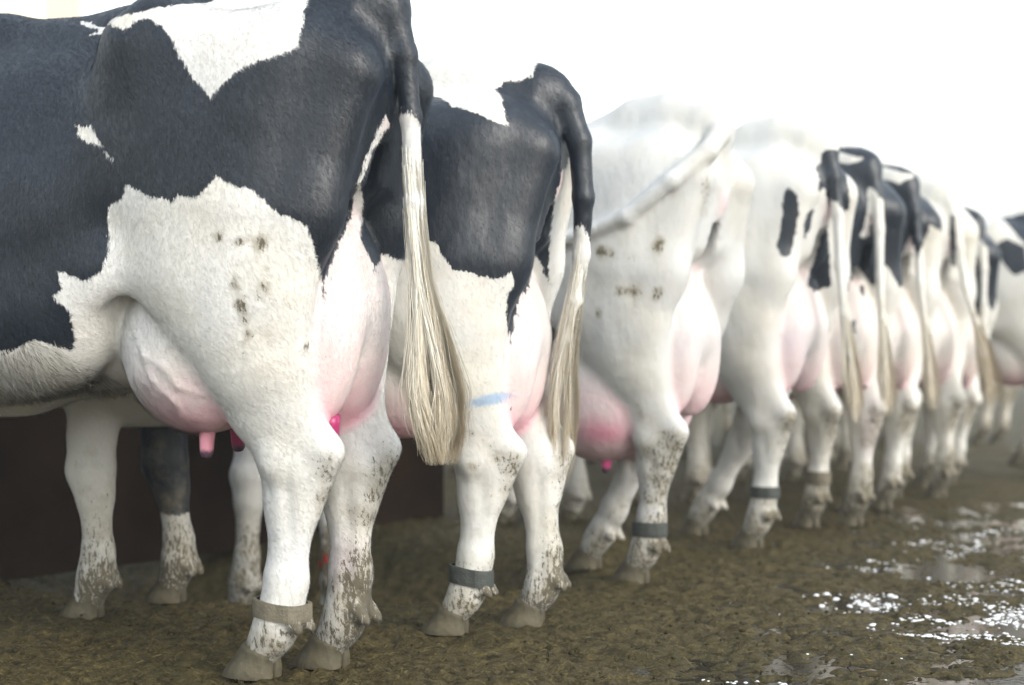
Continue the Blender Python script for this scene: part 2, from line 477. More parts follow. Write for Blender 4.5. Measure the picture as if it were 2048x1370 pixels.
#COATS_BEGIN
SHAGGY = {'c1': [([(-0.798, 0.669), (-0.587, 0.696), (-0.554, 0.712), (-0.502, 0.701), (-0.478, 0.674), (-0.442, 0.647), (-0.383, 0.618), (-0.411, 0.592), (-0.531, 0.581), (-0.596, 0.577), (-0.923, 0.517)], 1.0), ([(-0.341, 0.637), (-0.297, 0.616), (-0.249, 0.585), (-0.174, 0.513), (-0.216, 0.492), (-0.299, 0.552), (-0.341, 0.583)], 0.55)]}
SPLATS = {'c1': [(-0.054, 0.83, 0.098, 0.081, 0.3), (-0.019, 0.74, 0.071, 0.065, 0.26), (-0.104, 0.79, 0.049, 0.054, 0.2), (-0.094, 0.92, 0.076, 0.026, 0.26), (0.017, 0.587, 0.033, 0.065, 0.25), (0.151, 0.973, 0.016, 0.054, 0.4), (0.17, 0.722, 0.009, 0.043, 0.3), (0.064, 0.354, 0.027, 0.065, 0.3), (0.136, 0.236, 0.054, 0.13, 0.25), (-0.113, 0.906, 0.011, 0.012, 0.2666287739198975), (-0.078, 0.672, 0.015, 0.019, 0.3054820439225794), (-0.049, 0.856, 0.009, 0.011, 0.30360010814472915), (0.036, 0.698, 0.015, 0.019, 0.29835890450481), (-0.097, 0.756, 0.015, 0.02, 0.4700126878402998), (-0.146, 0.762, 0.014, 0.016, 0.2944475435601961), (-0.062, 0.909, 0.017, 0.02, 0.3869097173967635), (-0.1, 0.675, 0.013, 0.02, 0.46201102205590866), (-0.055, 0.817, 0.013, 0.015, 0.2903301515304021), (-0.099, 0.703, 0.008, 0.01, 0.4065876863849759), (-0.104, 0.782, 0.012, 0.014, 0.4993197185430281), (-0.122, 0.817, 0.01, 0.017, 0.3190762087399208), (-0.088, 0.722, 0.011, 0.016, 0.4760787753826644), (-0.142, 0.918, 0.01, 0.019, 0.4038580187821743), (-0.113, 0.841, 0.009, 0.015, 0.2607027969455049), (-0.014, 0.679, 0.017, 0.019, 0.4899668979032378), (-0.16, 0.853, 0.017, 0.019, 0.35260692026721885), (0.039, 0.759, 0.016, 0.013, 0.29785380120218485), (-0.068, 0.896, 0.011, 0.021, 0.33282680729979663), (-0.162, 0.923, 0.009, 0.019, 0.3406810667313361), (-0.101, 0.907, 0.017, 0.015, 0.3019792104393583), (-0.151, 0.92, 0.009, 0.018, 0.2874101337166829), (-0.156, 0.795, 0.01, 0.022, 0.28056831440860486), (-0.05, 0.714, 0.012, 0.022, 0.3694404907557606), (-0.112, 0.818, 0.008, 0.015, 0.31214649350836066), (0.028, 0.698, 0.012, 0.01, 0.31359841535498834)], 'c1_lilac': [(0.115, 0.225, 0.038, 0.054, 0.6)], 'c2': [(0.02, 0.512, 0.081, 0.081, 0.25), (-0.057, 0.745, 0.108, 0.135, 0.1), (-0.037, 0.664, 0.014, 0.016, 0.20211025371691352), (0.062, 0.458, 0.009, 0.017, 0.2762316051205288), (0.054, 0.686, 0.01, 0.016, 0.39325572162875233), (-0.043, 0.772, 0.013, 0.02, 0.3024949297302747), (0.004, 0.444, 0.014, 0.012, 0.37626498779761175), (-0.029, 0.69, 0.015, 0.015, 0.35966977411253925), (-0.034, 0.436, 0.01, 0.012, 0.298851045757266), (-0.009, 0.585, 0.015, 0.018, 0.2011124248029356), (-0.013, 0.584, 0.012, 0.019, 0.29684989083753455), (-0.046, 0.715, 0.015, 0.015, 0.35333398607434835), (0.083, 0.547, 0.014, 0.017, 0.2626545139314007), (0.073, 0.618, 0.015, 0.014, 0.37350521759191313), (0.055, 0.553, 0.012, 0.012, 0.3542084285573484), (-0.006, 0.532, 0.009, 0.012, 0.22878765415458008)], 'c2_paint': [(0.046, 0.617, 0.059, 0.015, 1.0)], 'c3': [(-0.088, 1.007, 0.112, 0.08, 0.42), (-0.042, 0.899, 0.112, 0.048, 0.38), (-0.074, 0.578, 0.096, 0.112, 0.3), (-0.028, 0.343, 0.08, 0.192, 0.35), (0.143, 1.219, 0.029, 0.096, 0.6), (0.111, 1.041, 0.032, 0.128, 0.25), (-0.143, 1.031, 0.014, 0.024, 0.314008424267198), (-0.185, 0.844, 0.018, 0.026, 0.37671089582935907), (-0.002, 0.912, 0.02, 0.023, 0.39862912545348295), (-0.176, 1.031, 0.021, 0.025, 0.5018985691644947), (-0.123, 0.913, 0.02, 0.022, 0.47555828109977694), (-0.082, 0.913, 0.019, 0.017, 0.5014719910481844), (0.009, 1.062, 0.022, 0.025, 0.4404044518314437), (-0.187, 0.851, 0.013, 0.025, 0.44012558017309833), (-0.183, 1.043, 0.018, 0.021, 0.4591586936778893), (0.003, 1.025, 0.011, 0.025, 0.2831464665115041), (-0.008, 1.052, 0.02, 0.023, 0.49069068888843426), (-0.077, 0.855, 0.013, 0.022, 0.3593543478580043), (-0.004, 0.882, 0.017, 0.02, 0.286334430120568), (-0.189, 0.931, 0.017, 0.024, 0.42595003564497147)], 'c3_flush': [(-0.177, 0.469, 0.088, 0.04, 0.75)], 'c4': [(-0.026, 0.844, 0.045, 0.022, 0.4), (0.077, 0.478, 0.036, 0.054, 0.3)], 'c4_lilac': [(0.077, 0.705, 0.072, 0.109, 0.25)], 'c5_lilac': [(0.158, 0.391, 0.051, 0.122, 0.4)]}
COATS = {
    'c1': {'black': [[(-1.154, 1.615), (0.336, 1.53), (0.336, 1.131), (0.302, 1.122), (0.29, 1.101), (0.268, 1.068), (0.269, 0.89), (0.237, 0.892), (0.196, 0.902), (0.175, 0.853), (0.16, 0.898), (0.143, 0.924), (0.12, 0.878), (0.067, 0.77), (0.057, 0.834), (0.048, 0.881), (0.028, 0.938), (-0.004, 0.955), (-0.024, 0.96), (-0.049, 0.985), (-0.084, 1.01), (-0.114, 1.02), (-0.15, 1.04), (-0.172, 1.014), (-0.19, 0.998), (-0.231, 1.005), (-0.242, 0.993), (-0.279, 1.003), (-0.308, 1.012), (-0.342, 1.033), (-0.356, 1.008), (-0.379, 0.989), (-0.383, 0.953), (-0.379, 0.9), (-0.395, 0.858), (-0.432, 0.838), (-0.492, 0.859), (-0.486, 0.822), (-0.503, 0.801), (-0.467, 0.77), (-0.46, 0.712), (-0.472, 0.69), (-0.512, 0.701), (-0.543, 0.712), (-0.587, 0.69), (-0.622, 0.674), (-1.149, 0.622)]], 'white': [[(-0.479, 1.44), (-0.37, 1.389), (-0.293, 1.397), (-0.175, 1.435), (-0.026, 1.496), (0.042, 1.49), (0.02, 1.359), (0.012, 1.304), (-0.005, 1.293), (-0.045, 1.278), (-0.085, 1.264), (-0.115, 1.25), (-0.135, 1.23), (-0.153, 1.211), (-0.165, 1.196), (-0.181, 1.218), (-0.207, 1.252), (-0.234, 1.295), (-0.25, 1.334), (-0.266, 1.362), (-0.293, 1.377), (-0.313, 1.377), (-0.35, 1.355), (-0.424, 1.394), (-0.448, 1.395), (-0.425, 1.402), (-0.471, 1.429)], [(-0.455, 1.169), (-0.435, 1.161), (-0.424, 1.166), (-0.406, 1.137), (-0.395, 1.12), (-0.406, 1.118), (-0.428, 1.128), (-0.446, 1.146)], [(-0.391, 1.106), (-0.383, 1.103), (-0.371, 1.087), (-0.381, 1.091)], [(0.193, 1.188), (0.207, 1.165), (0.191, 1.151), (0.165, 1.107), (0.149, 1.062), (0.143, 1.041), (0.153, 0.993), (0.143, 0.924), (0.166, 0.861), (0.119, 0.835), (0.068, 0.751), (0.07, 0.793), (0.097, 0.909), (0.12, 0.97), (0.135, 1.035), (0.159, 1.108), (0.18, 1.153)]]},
    'c2': {'black': [[(-0.45, 1.556), (0.331, 1.549), (0.277, 1.354), (0.266, 1.286), (0.251, 1.235), (0.232, 1.216), (0.22, 1.145), (0.21, 1.057), (0.207, 0.938), (0.191, 0.965), (0.172, 1.006), (0.154, 0.933), (0.118, 0.817), (0.098, 0.759), (0.087, 0.835), (0.09, 0.886), (0.107, 0.911), (0.099, 0.949), (0.09, 0.938), (0.071, 0.925), (0.039, 0.923), (-0.006, 0.944), (-0.05, 0.948), (-0.075, 0.986), (-0.094, 1.015), (-0.12, 1.025), (-0.449, 1.046)], [(0.101, 0.655), (0.125, 0.615), (0.143, 0.551), (0.122, 0.544), (0.101, 0.589)]], 'white': [[(-0.195, 1.612), (0.178, 1.535), (0.158, 1.466), (0.125, 1.456), (0.086, 1.45), (0.062, 1.427), (0.078, 1.392), (0.081, 1.354), (0.09, 1.333), (0.102, 1.312), (0.071, 1.319), (0.026, 1.343), (-0.012, 1.361), (-0.051, 1.373), (-0.085, 1.411), (-0.119, 1.434), (-0.195, 1.49)]]},
    'c4': {'black': [[(0.051, 1.266), (0.077, 1.247), (0.09, 1.205), (0.077, 1.102), (0.06, 1.033), (0.034, 1.029), (0.014, 1.068), (0.026, 1.12), (0.031, 1.206)], [(0.147, 1.343), (0.207, 1.385), (0.258, 1.363), (0.272, 1.204), (0.209, 1.191), (0.193, 1.274), (0.156, 1.256), (0.159, 1.316)], [(0.192, 1.146), (0.207, 0.939), (0.149, 0.913), (0.117, 0.924), (0.141, 1.009), (0.17, 1.113)], [(0.125, 1.19), (0.143, 1.197), (0.133, 1.142), (0.108, 1.089), (0.104, 1.137)]]},
    'c5': {'black': [[(-0.141, 1.519), (0.399, 1.515), (0.403, 1.029), (0.267, 0.961), (0.212, 1.049), (0.16, 0.951), (0.14, 0.991), (0.094, 1.049), (0.055, 0.933), (0.024, 0.979), (-0.026, 0.905), (-0.142, 0.986)], [(0.11, 0.97), (0.132, 0.965), (0.127, 0.909), (0.114, 0.929)], [(0.076, 0.828), (0.093, 0.829), (0.093, 0.773), (0.077, 0.777)], [(0.086, 0.655), (0.109, 0.651), (0.138, 0.554), (0.079, 0.56)]], 'white': [[(0.171, 1.375), (0.187, 1.366), (0.167, 1.296), (0.147, 1.162), (0.122, 1.146), (0.113, 1.161), (0.147, 1.279)], [(-0.026, 1.514), (0.138, 1.458), (0.071, 1.441), (0.017, 1.461)]]},
    'c6': {'black': [[(-0.024, 1.536), (0.319, 1.494), (0.314, 1.212), (0.23, 1.257), (0.178, 1.107), (0.143, 1.224), (0.103, 1.084), (0.039, 1.144), (-0.024, 1.102)]], 'white': [[(-0.024, 1.536), (0.166, 1.467), (0.103, 1.431), (-0.024, 1.486)]]},
    'c7': {'black': [[(0.154, 1.345), (0.177, 1.331), (0.184, 1.094), (0.161, 1.105)], [(0.015, 1.168), (0.037, 1.157), (0.033, 1.076), (0.015, 1.076)]]},
    'c8': {'black': [[(-0.101, 1.554), (0.264, 1.505), (0.328, 1.341), (0.316, 1.127), (0.25, 0.951), (0.2, 1.051), (0.177, 0.906), (0.132, 1.005), (0.098, 0.959), (0.04, 1.04), (-0.103, 1.015)]]},
    'c9': {'black': [[(-0.252, 1.46), (-0.122, 1.486), (0.016, 1.468), (0.041, 1.317), (-0.089, 1.265), (-0.19, 1.389)], [(-0.279, 1.297), (-0.208, 1.332), (-0.116, 1.28), (-0.103, 1.155), (-0.169, 1.123), (-0.227, 1.185)], [(0.067, 1.207), (0.197, 1.152), (0.144, 0.933), (0.04, 0.987)]]},
}
#COATS_END

def leg_shift(z, top):
    return np.clip((top - z) / (top - .1), 0, 1)

def build_cow(S):
    """S: specification of one cow in its own metres (x forward, y to its left, z up)."""
    global HOOF_ME, TEAT_ME
    h = S['vox']; bend = S.get('bend', 0.0); fat = S.get('fat', 1.0); ud = S.get('udder', 1.0)
    by = lambda x: bend * (max(min(x, 1.2) - .15, 0) ** 2 + 2.1 * max(x - 1.2, 0))
    root = bpy.data.objects.new('cow', None); COL.objects.link(root)
    root.empty_display_size = .3
    yaw = S['yaw']
    root.location = (*S['pos'], 0)
    root.rotation_euler = (0, 0, math.pi - R(yaw))
    root.scale = (S['scale'],) * 3
    root['label'] = S['label']; root['category'] = 'cow'; root['group'] = S.get('group', 'dairy cows standing in a row')
    F = Field((-.62, -.46, -.01), (2.5, .46 + bend * 3.2, 1.62), h)
    if bend:
        F = Field((-.62, -.46, -.01 - S.get('drop', 0)), (2.5, .50 + by(2.4), 1.62), h)
    F.add(trunk(bend, fat), .02)
    # spine, hooks, pins
    for pr in chain([(-.20, 0, 1.43, .055), (-.05, 0, 1.468, .055), (.08, 0, 1.460, .055), (.22, 0, 1.408, .055), (.4, by(.4), 1.385, .055), (.8, by(.8), 1.40, .055), (1.2, by(1.2), 1.41, .06), (1.4, by(1.4), 1.39, .08)]):
        F.add(pr, .10)
    for s in (-1, 1):
        F.add(rcone((.265, s * .222, 1.345), (.22, s * .19, 1.37), .042, .06), .12)
        F.add(rcone((-.205, s * .112, 1.275), (-.10, s * .13, 1.30), .048, .07), .10)
        F.add(rcone((-.10, s * .13, 1.30), (.22, s * .19, 1.33), .07, .06), .10)
        F.add(ellip((.03, s * .175, 1.13), (.17, .095, .20)), .10)
        # flank hollow
        F.add(ellip((.50, by(.5) + s * .375 * fat, 1.28), (.15, .075, .13)), .11, sub=True)
        # shoulder blade
        F.add(rcone((1.28, by(1.28) + s * .20, 1.25), (1.36, by(1.3) + s * .20, .95), .10, .13, .7), .12)
        # ribs
    # neck and head
    b14, b20, b23 = by(1.4), by(1.9), by(2.1)
    F.add(rcone((1.34, by(1.34), 1.16), (1.75, by(1.75), 1.28), .28, .17, .62), .12)
    F.add(rcone((1.75, by(1.75), 1.28), (1.98, b20, 1.34), .17, .12, .7), .06)
    F.add(rcone((1.98, b20, 1.34), (2.20, b23, 1.16), .115, .085, .9), .05)
    F.add(rcone((2.20, b23, 1.16), (2.33, b23, 1.05), .085, .078, 1.0), .04)
    F.add(ellip((2.36, b23, 1.03), (.06, .075, .055)), .03)
    for s in (-1, 1):
        F.add(ellip((1.95, b20 + s * .19, 1.37), (.035, .10, .05)), .03)
        F.add(ellip((2.405, b23 + s * .035, 1.05), (.015, .012, .012)), .01, sub=True)
        F.add(ellip((2.06, b20 + s * .095, 1.31), (.04, .03, .03)), .03)
    F.add(ellip((1.36, b14, .78), (.14, .11, .16)), .1)

    # hind legs
    tips = []
    bands = []
    legs = []
    for li, s in ((0, 1), (1, -1)):
        hx, hy = S['hind'][li]
        prof = [(.98, .03, .185, .62), (.86, .04, .165, .62), (.755, .03, .140, .60), (.67, 0, .112, .58), (.58, -.02, .092, .56), (.50, -.055, .078, .60), (.43, -.062, .070, .66), (.36, -.05, .053, .74), (.20, -.036, .0425, .78), (.13, -.022, .0415, .9), (.09, -.004, .038, .95), (.05, .024, .037, 1)]
        pts = []
        for z, cx, r, ys in prof:
            f = float(leg_shift(z, .86)); g = float(np.clip((.74 - z) / (.74 - .43), 0, 1)); g = g * g * (3 - 2 * g)
            pts.append((cx + hx * f, s * .168 * (1 - g) + hy * g, z, r, ys))
        for pr in chain(pts): F.add(pr, .035); legs.append(pr)
        # rear thigh (hamstrings) from pin to gaskin
        q = pts
        F.add(rcone((-.205, s * .125, 1.25), (-.115, s * .15, .98), .062, .085, .8), .06)
        for pr in (rcone((-.115, s * .155, .98), (-.045 + hx * .15, s * .165, .80), .085, .080, .7), rcone((-.045 + hx * .15, s * .165, .80), (q[4][0] - .046, q[4][1], .60), .075, .040, .7)):
            F.add(pr, .05); legs.append(pr)
        F.add(rcone((q[4][0] - .046, q[4][1], .60), (q[5][0] - .086, q[5][1], .478), .030, .034, .8), .024)
        F.add(rcone((q[5][0] - .086, q[5][1], .478), (q[7][0] - .038, q[7][1], .36), .034, .022, .8), .024)
        # hollow between tendon and bone
        for sd in (-1, 1):
            F.add(ellip((q[7][0] - .018, q[7][1] + sd * .050, .26), (.008, .012, .13)), .02, sub=True)
        F.add(ellip((q[5][0] + .02, q[5][1] + s * .03, .47), (.035, .03, .05)), .03)
        # front of thigh, stifle and flank fold
        F.add(rcone((.24, s * .185, 1.22), (.14, s * .195, .86), .11, .095, .65), .10)
        F.add(rcone((.14, s * .20, .885), (.38, s * .235 + by(.4), .85), .065, .035, .55), .06)
        F.add(rcone((.38, s * .235 + by(.4), .85), (.60, s * .27 + by(.60), .78), .035, .035, .55), .09)
        F.add(ellip((.58, s * .15 + by(.58), .745), (.22, .14, .15)), .09)
        # dewclaws
        fx, fy, fz = pts[-3][:3]
        for sd in (-1, 1):
            F.add(rcone((fx - .041, fy + sd * .024, fz - .005), (fx - .060, fy + sd * .026, fz - .026), .017, .011), .010)
        tips.append((pts[-1][0], pts[-1][1], 0.0))
        bands.append(pts)
    # fore legs
    for li, s in ((0, 1), (1, -1)):
        hx, hy = S['fore'][li]
        x0 = S.get('forex', 1.24); dz = S.get('drop', 0.0)
        prof = [(.92, x0 - .0, .14, .7), (.80, x0 - .02, .12, .7), (.66, x0 + .01, .085, .72), (.50, x0 + .02, .064, .8), (.41, x0 + .025, .063, .92), (.34, x0 + .015, .048, .9), (.18, x0 + .005, .040, .9), (.115, x0 + .01, .048, 1), (.05, x0 + .035, .043, 1)]
        pts = []
        for z, cx, r, ys in prof:
            f = float(leg_shift(z, .92)); g = float(np.clip((.9 - z) / (.9 - .3), 0, 1))
            pts.append((cx + (hx - x0) * f, (s * .165 + by(1.24)) * (1 - g) + hy * g, z - dz * max(0, 1 - z / .9), r, ys))
        for pr in chain(pts): F.add(pr, .035)
        F.add(ellip((pts[4][0] + .015, pts[4][1], pts[4][2]), (.045, .045, .05)), .03)
        fx, fy, fz = pts[-2][:3]
        for sd in (-1, 1):
            F.add(rcone((fx - .040, fy + sd * .022, fz - .005), (fx - .058, fy + sd * .024, fz - .028), .018, .013), .012)
        tips.append((pts[-1][0], pts[-1][1], -dz))
        bands.append(pts)
    # udder
    ux = S.get('ux', 0.0); ub = S.get('ub', 0.0)
    udder = []
    for s in (-1, 1):
        udder.append(ellip((-.085 + ux, s * .058, .745 + ub * .3), (.118 * ud, .080 * ud, .225 * ud), .04))
        uf = S.get('udf', 1.0)
        udder.append(ellip((.17 + ux, s * .090, .695 + ub), (.19 * uf, .128 * uf, .185 * uf), .22))
    udder.append(rcone((.26 + ux, 0, .76 + ub), (.52 + ux, 0, .68), .15 * ud, .08, 1.0))
    udder.append(rcone((-.10 + ux, 0, .95), (-.10 + ux, 0, .80), .06, .10))
    U = Field(F.lo, F.ax[0][-1:].tolist() + F.ax[1][-1:].tolist() + F.ax[2][-1:].tolist(), h)
    for i_, u in enumerate(udder): U.add(u, .028 if i_ < 4 else .05)
    for path in S.get('veins', []):
        vp = []
        for (x, z) in path:
            y = .09 + .128 * math.sqrt(max(.02, 1 - ((x - .17) / .19) ** 2 - ((z - .695) / .185) ** 2))
            vp.append((x, y - .0040, z, .0055))
        for pr in chain(vp): U.add(pr, .010)
    ku = .016
    hq = np.maximum(ku - np.abs(F.v - U.v), 0) / ku
    F.v = np.minimum(F.v, U.v) - hq * hq * ku * .25
    for s in (-1, 1):
        F.add(ellip((-.155, s * .0, 1.10), (.06, .02, .13)), .03, sub=True)
    F.add(ellip((-.215, 0, 1.20), (.032, .026, .06)), .02)
    # tail
    tail = chain(S['tail'])
    for t in tail: F.add(t, .016)
    F.add(rcone((-.18, 0, 1.43), S['tail'][0][:3], .06, S['tail'][0][3]), .04)
    V, Q = F.mesh()
    N, _ = vert_normals(V, Q)
    body = mesh_obj('body', V, Q, M_COAT, root)
    body.color = S.get('tone', (1, 1, 1, 1))

    # ---- colouring -------------------------------------------------
    az = S['az']                                    # direction the pattern is laid out from, in cow axes
    tdir = np.array([-math.sin(az), math.cos(az)])  # horizontal axis of the pattern
    ndir = np.array([math.cos(az), math.sin(az)])
    extra = {}
    def colour(P, Nn, wob=0):
        uv = np.column_stack([P[:, :2] @ tdir, P[:, 2]])
        c = COATS.get(S['key'], {})
        sd = np.full(len(P), -.06)
        for poly in c.get('black', []): sd = np.maximum(sd, poly_sd(uv, poly))
        for poly in c.get('white', []): sd = np.minimum(sd, -poly_sd(uv, poly))
        sd = np.clip(sd, -.06, .06)
        # far side: its own irregular patches
        nz = vnoise(P * np.array([2.2, 0, 2.6]) + S['seed'] * 7.3, S['seed'])
        other = np.clip((nz - S.get('farthr', .5)) * .5 + (P[:, 2] - .95) * .08 * S.get('farslope', 1), -.06, .06)
        facing = (Nn[:, :2] @ ndir)
        w = sstep(-.85, -.60, facing) * (P[:, 0] < 99)
        beyond = sstep(S.get('xmax', 1.0), S.get('xmax', 1.0) + .12, P[:, 0])
        w = w * (1 - beyond)
        low = P[:, 2] < .62
        other = np.where(low, -.06, other)
        sd = sd * w + other * (1 - w)
        for li, zl in S.get('blackleg', []):
            px, py = bands[li][4][:2]
            dd = np.hypot(P[:, 0] - px, P[:, 1] - py)
            nearleg = (dd < .14) & (P[:, 2] < .95)
            sd = np.where(nearleg, np.clip((P[:, 2] - zl) * .6, -.06, .06), sd)
        # tail: black down to a given height, white below
        dt = evalp(tail, P)
        onT = dt < .012
        zt = S.get('tailblack', None)
        if zt is not None:
            tb = np.clip((P[:, 2] - zt - 1.1 * P[:, 1] - .35 * (P[:, 0] + .29)) * .4, -.06, .06)
            sd = np.where(onT & (P[:, 2] < 1.40), tb, sd)
        # udder
        du = evalp(udder, P)
        dl = evalp(legs, P)
        pink = (1 - sstep(-.004, .03, du)) * sstep(-.012, .004, dl - du)
        pink = pink * np.clip(.06 + .74 * sstep(.72, .50, P[:, 2]) + .26 * sstep(.05, -.1, P[:, 0]) - .0, 0, 1) * (1 - .75 * sstep(.18, .36, P[:, 0])) * S.get('pinkness', 1.0)
        pink = np.where(onT, 0, pink)
        sd = np.where((du < .012) & (du < dl) & (P[:, 2] < .93), np.minimum(sd, -.06 + .12 * sstep(-.01, .012, du)), sd)
        flush = sstep(.60 + ub, .52 + ub, P[:, 2]) * (du < .02) * S.get('flush', .30)
        # vulva skin
        pv = np.exp(-(((P[:, 0] + .24) / .04) ** 2 + (P[:, 1] / .022) ** 2 + ((P[:, 2] - 1.20) / .05) ** 2))
        pink = np.maximum(pink, .6 * pv)
        # dirt
        dirt = sstep(.34, .02, P[:, 2]) * .50 + .24 * sstep(.62, .36, P[:, 2])
        dirt = dirt * S.get('dirty', 1.0)
        for li in range(4):
            px, py = bands[li][0][:2]
        # rear of the hocks and cannons carries more mud
        for li in (0, 1):
            q = bands[li][6]
            back = np.exp(-(((P[:, 0] - q[0] + .07) / .05) ** 2 + ((P[:, 1] - q[1]) / .07) ** 2)) * sstep(.56, .42, P[:, 2])
            hk = bands[li][5]
            dirt = dirt + .38 * back * S.get('dirty', 1.0) + .40 * np.exp(-(((P[:, 0] - hk[0] + .10) / .035) ** 2 + ((P[:, 1] - hk[1]) / .05) ** 2 + ((P[:, 2] - .465) / .045) ** 2))
            ft = bands[li][8]
            dirt = dirt + .7 * np.exp(-(((P[:, 0] - ft[0] + .058) / .026) ** 2 + ((P[:, 1] - ft[1]) / .05) ** 2 + ((P[:, 2] - .105) / .03) ** 2))
        for (cu, cv_, ru, rv, a) in SPLATS.get(S['key'], []):
            dirt = dirt + a * np.exp(-(((uv[:, 0] - cu) / ru) ** 2 + ((uv[:, 1] - cv_) / rv) ** 2))
        li_clean = S.get('clean', [])
        for li, zc, amt in li_clean:
            q = bands[li][7]
            dirt = dirt - amt * np.exp(-(((P[:, 0] - q[0]) / .12) ** 2 + ((P[:, 1] - q[1]) / .08) ** 2)) * np.exp(-((P[:, 2] - zc) / .14) ** 2)
        lil = np.zeros(len(P)); pnt = np.zeros(len(P))
        for (cu, cv_, ru, rv, a) in SPLATS.get(S['key'] + '_lilac', []): lil = lil + a * np.exp(-(((uv[:, 0] - cu) / ru) ** 2 + ((uv[:, 1] - cv_) / rv) ** 2))
        for (cu, cv_, ru, rv, a) in SPLATS.get(S['key'] + '_paint', []): pnt = pnt + a * np.exp(-(((uv[:, 0] - cu) / ru) ** 2 + ((uv[:, 1] - cv_ - .18 * (uv[:, 0] - cu)) / rv) ** 2))
        for (cu, cv_, ru, rv, a) in SPLATS.get(S['key'] + '_flush', []): flush = np.maximum(flush, (du < .02) * a * np.exp(-(((uv[:, 0] - cu) / ru) ** 2 + ((uv[:, 1] - cv_) / rv) ** 2)))
        extra['lilac'], extra['paint'] = np.clip(lil, 0, 1), np.clip(pnt, 0, 1)
        # grime along the belly
        dirt = dirt + .45 * S.get('belly', .5) * sstep(.72, .58, P[:, 2]) * sstep(.45, .7, P[:, 0]) * (P[:, 0] < 1.1)
        dirt = dirt * (1 - .85 * (du < .02))
        return sd, pink, np.clip(dirt, 0, 1), flush
    sd, pink, dirt, fl = colour(V, N)
    set_attr(body, 'patch', sd); set_attr(body, 'pink', pink); set_attr(body, 'dirt', dirt); set_attr(body, 'tint', fl)
    for k_, v_ in extra.items(): set_attr(body, k_, v_)

    # ---- hooves ----------------------------------------------------
    for (tx, ty, tz_) in tips:
        o = mesh_obj('hoof', HV, HF, M_HOOF, root) if HOOF_ME is None else bpy.data.objects.new('hoof', HOOF_ME)
        if HOOF_ME is None: HOOF_ME = o.data
        else: COL.objects.link(o); o.parent = root
        o.scale = (1.0, .95, 1.0); o.location = (tx + .006, ty, tz_ - .005); o.rotation_euler = (0, 0, random.uniform(-.12, .12))
    # ---- teats -----------------------------------------------------
    for i, (tx, ty, tz) in enumerate(S.get('teats', [])):
        if TEAT_ME is None:
            o = mesh_obj('teat', TEAT_V, TEAT_F, M_TEAT, root); TEAT_ME = o.data
        else:
            o = bpy.data.objects.new('teat', TEAT_ME); COL.objects.link(o); o.parent = root
        o.location = (tx, ty, tz); o.color = S.get('teatcol', [(.70, .10, .28, 1)] * 4)[i]
        o.rotation_euler = (random.uniform(-.12, .12), random.uniform(-.12, .12), 0)
    for s in (-1, 1):
        V2, F2 = lathe([(.004, -.016), (.014, -.010), (.0165, 0), (.014, .010), (.004, .016)], 10)
        o = mesh_obj('eye', V2, F2, M_EYE, root); o.location = (2.075, b20 + s * .112, 1.325)
    # ---- leg bands -------------------------------------------------
    for (li, zc, hgt, mat, tilt) in S.get('bands', []):
        q = bands[li]
        zs = [p_[2] for p_ in q][::-1]
        ip = lambda z, c: float(np.interp(z, zs, [p_[c] for p_ in q][::-1]))
        n = 40; VV, FF = [], []
        cx0, cy0 = ip(zc, 0), ip(zc, 1)
        near = (np.abs(V[:, 2] - zc) < hgt * .5 + .004) & (np.hypot(V[:, 0] - cx0, V[:, 1] - cy0) < .085)
        va = np.arctan2(V[near, 1] - cy0, V[near, 0] - cx0); vr = np.hypot(V[near, 0] - cx0, V[near, 1] - cy0)
        prof_r = np.array([np.percentile([.03] * 2 + list(vr[np.abs((va - 2 * math.pi * i / n + math.pi) % (2 * math.pi) - math.pi) < .25]), 88) for i in range(n)])
        prof_r = np.minimum(prof_r, np.median(prof_r) * 1.22)
        prof_r = (np.roll(prof_r, 1) + 2 * prof_r + np.roll(prof_r, -1)) / 4 + .001
        rows = [(-.5, -.006), (-.5, .0022), (-.3, .003), (.3, .003), (.5, .0022), (.5, -.006)]
        for j, (t, e) in enumerate(rows):
            for i in range(n):
                a = 2 * math.pi * i / n
                r_ = prof_r[i] + e
                VV.append((cx0 + r_ * math.cos(a), cy0 + r_ * math.sin(a), zc + t * hgt + tilt * math.cos(a) * .05))
        for j in range(len(rows) - 1):
            for i in range(n):
                FF.append((j * n + i, j * n + (i + 1) % n, (j + 1) * n + (i + 1) % n, (j + 1) * n + i))
        bo = mesh_obj('leg_band', VV, FF, mat, root, False)
        if mat is M_BANDG and S.get('redprint'):
            # painted red marks on the band, a child of the band
            MV, MF = [], []
            for (a0, t0, wa, ht) in S['redprint']:
                k = len(MV)
                for da in (0, .25, .5, .75, 1):
                    for tt in (0, 1):
                        a = a0 + wa * da; z0 = zc + (t0 + ht * tt * (.6 + .4 * math.sin(7 * da + a0))) * hgt + tilt * math.cos(a) * .05
                        r_ = float(np.interp((a % (2 * math.pi)) / (2 * math.pi) * n, np.arange(n + 1), np.append(prof_r, prof_r[0]))) + .0058
                        MV.append((cx0 + r_ * math.cos(a), cy0 + r_ * math.sin(a), z0))
                for j in range(4): MF.append((k + 2 * j, k + 2 * j + 2, k + 2 * j + 3, k + 2 * j + 1))
            mo = mesh_obj('red_mark', MV, MF, M_RED, bo)
    # ---- tail switch -----------------------------------------------
    sw = S['switch']                                # polyline (x,y,z,spread)
    sp = np.array([p_[:3] for p_ in sw]); sr = np.array([p_[3] for p_ in sw]) * S.get('swide', 1.0); tt = np.linspace(0, 1, len(sw))
    ns = S.get('strands', 500); seg = 9
    t0 = rng.uniform(0, .78, ns); t1 = t0 + rng.uniform(.25, .50, ns)
    t1 = np.where(t1 > .84, .80 + .20 * rng.random(ns) ** 1.1, t1)
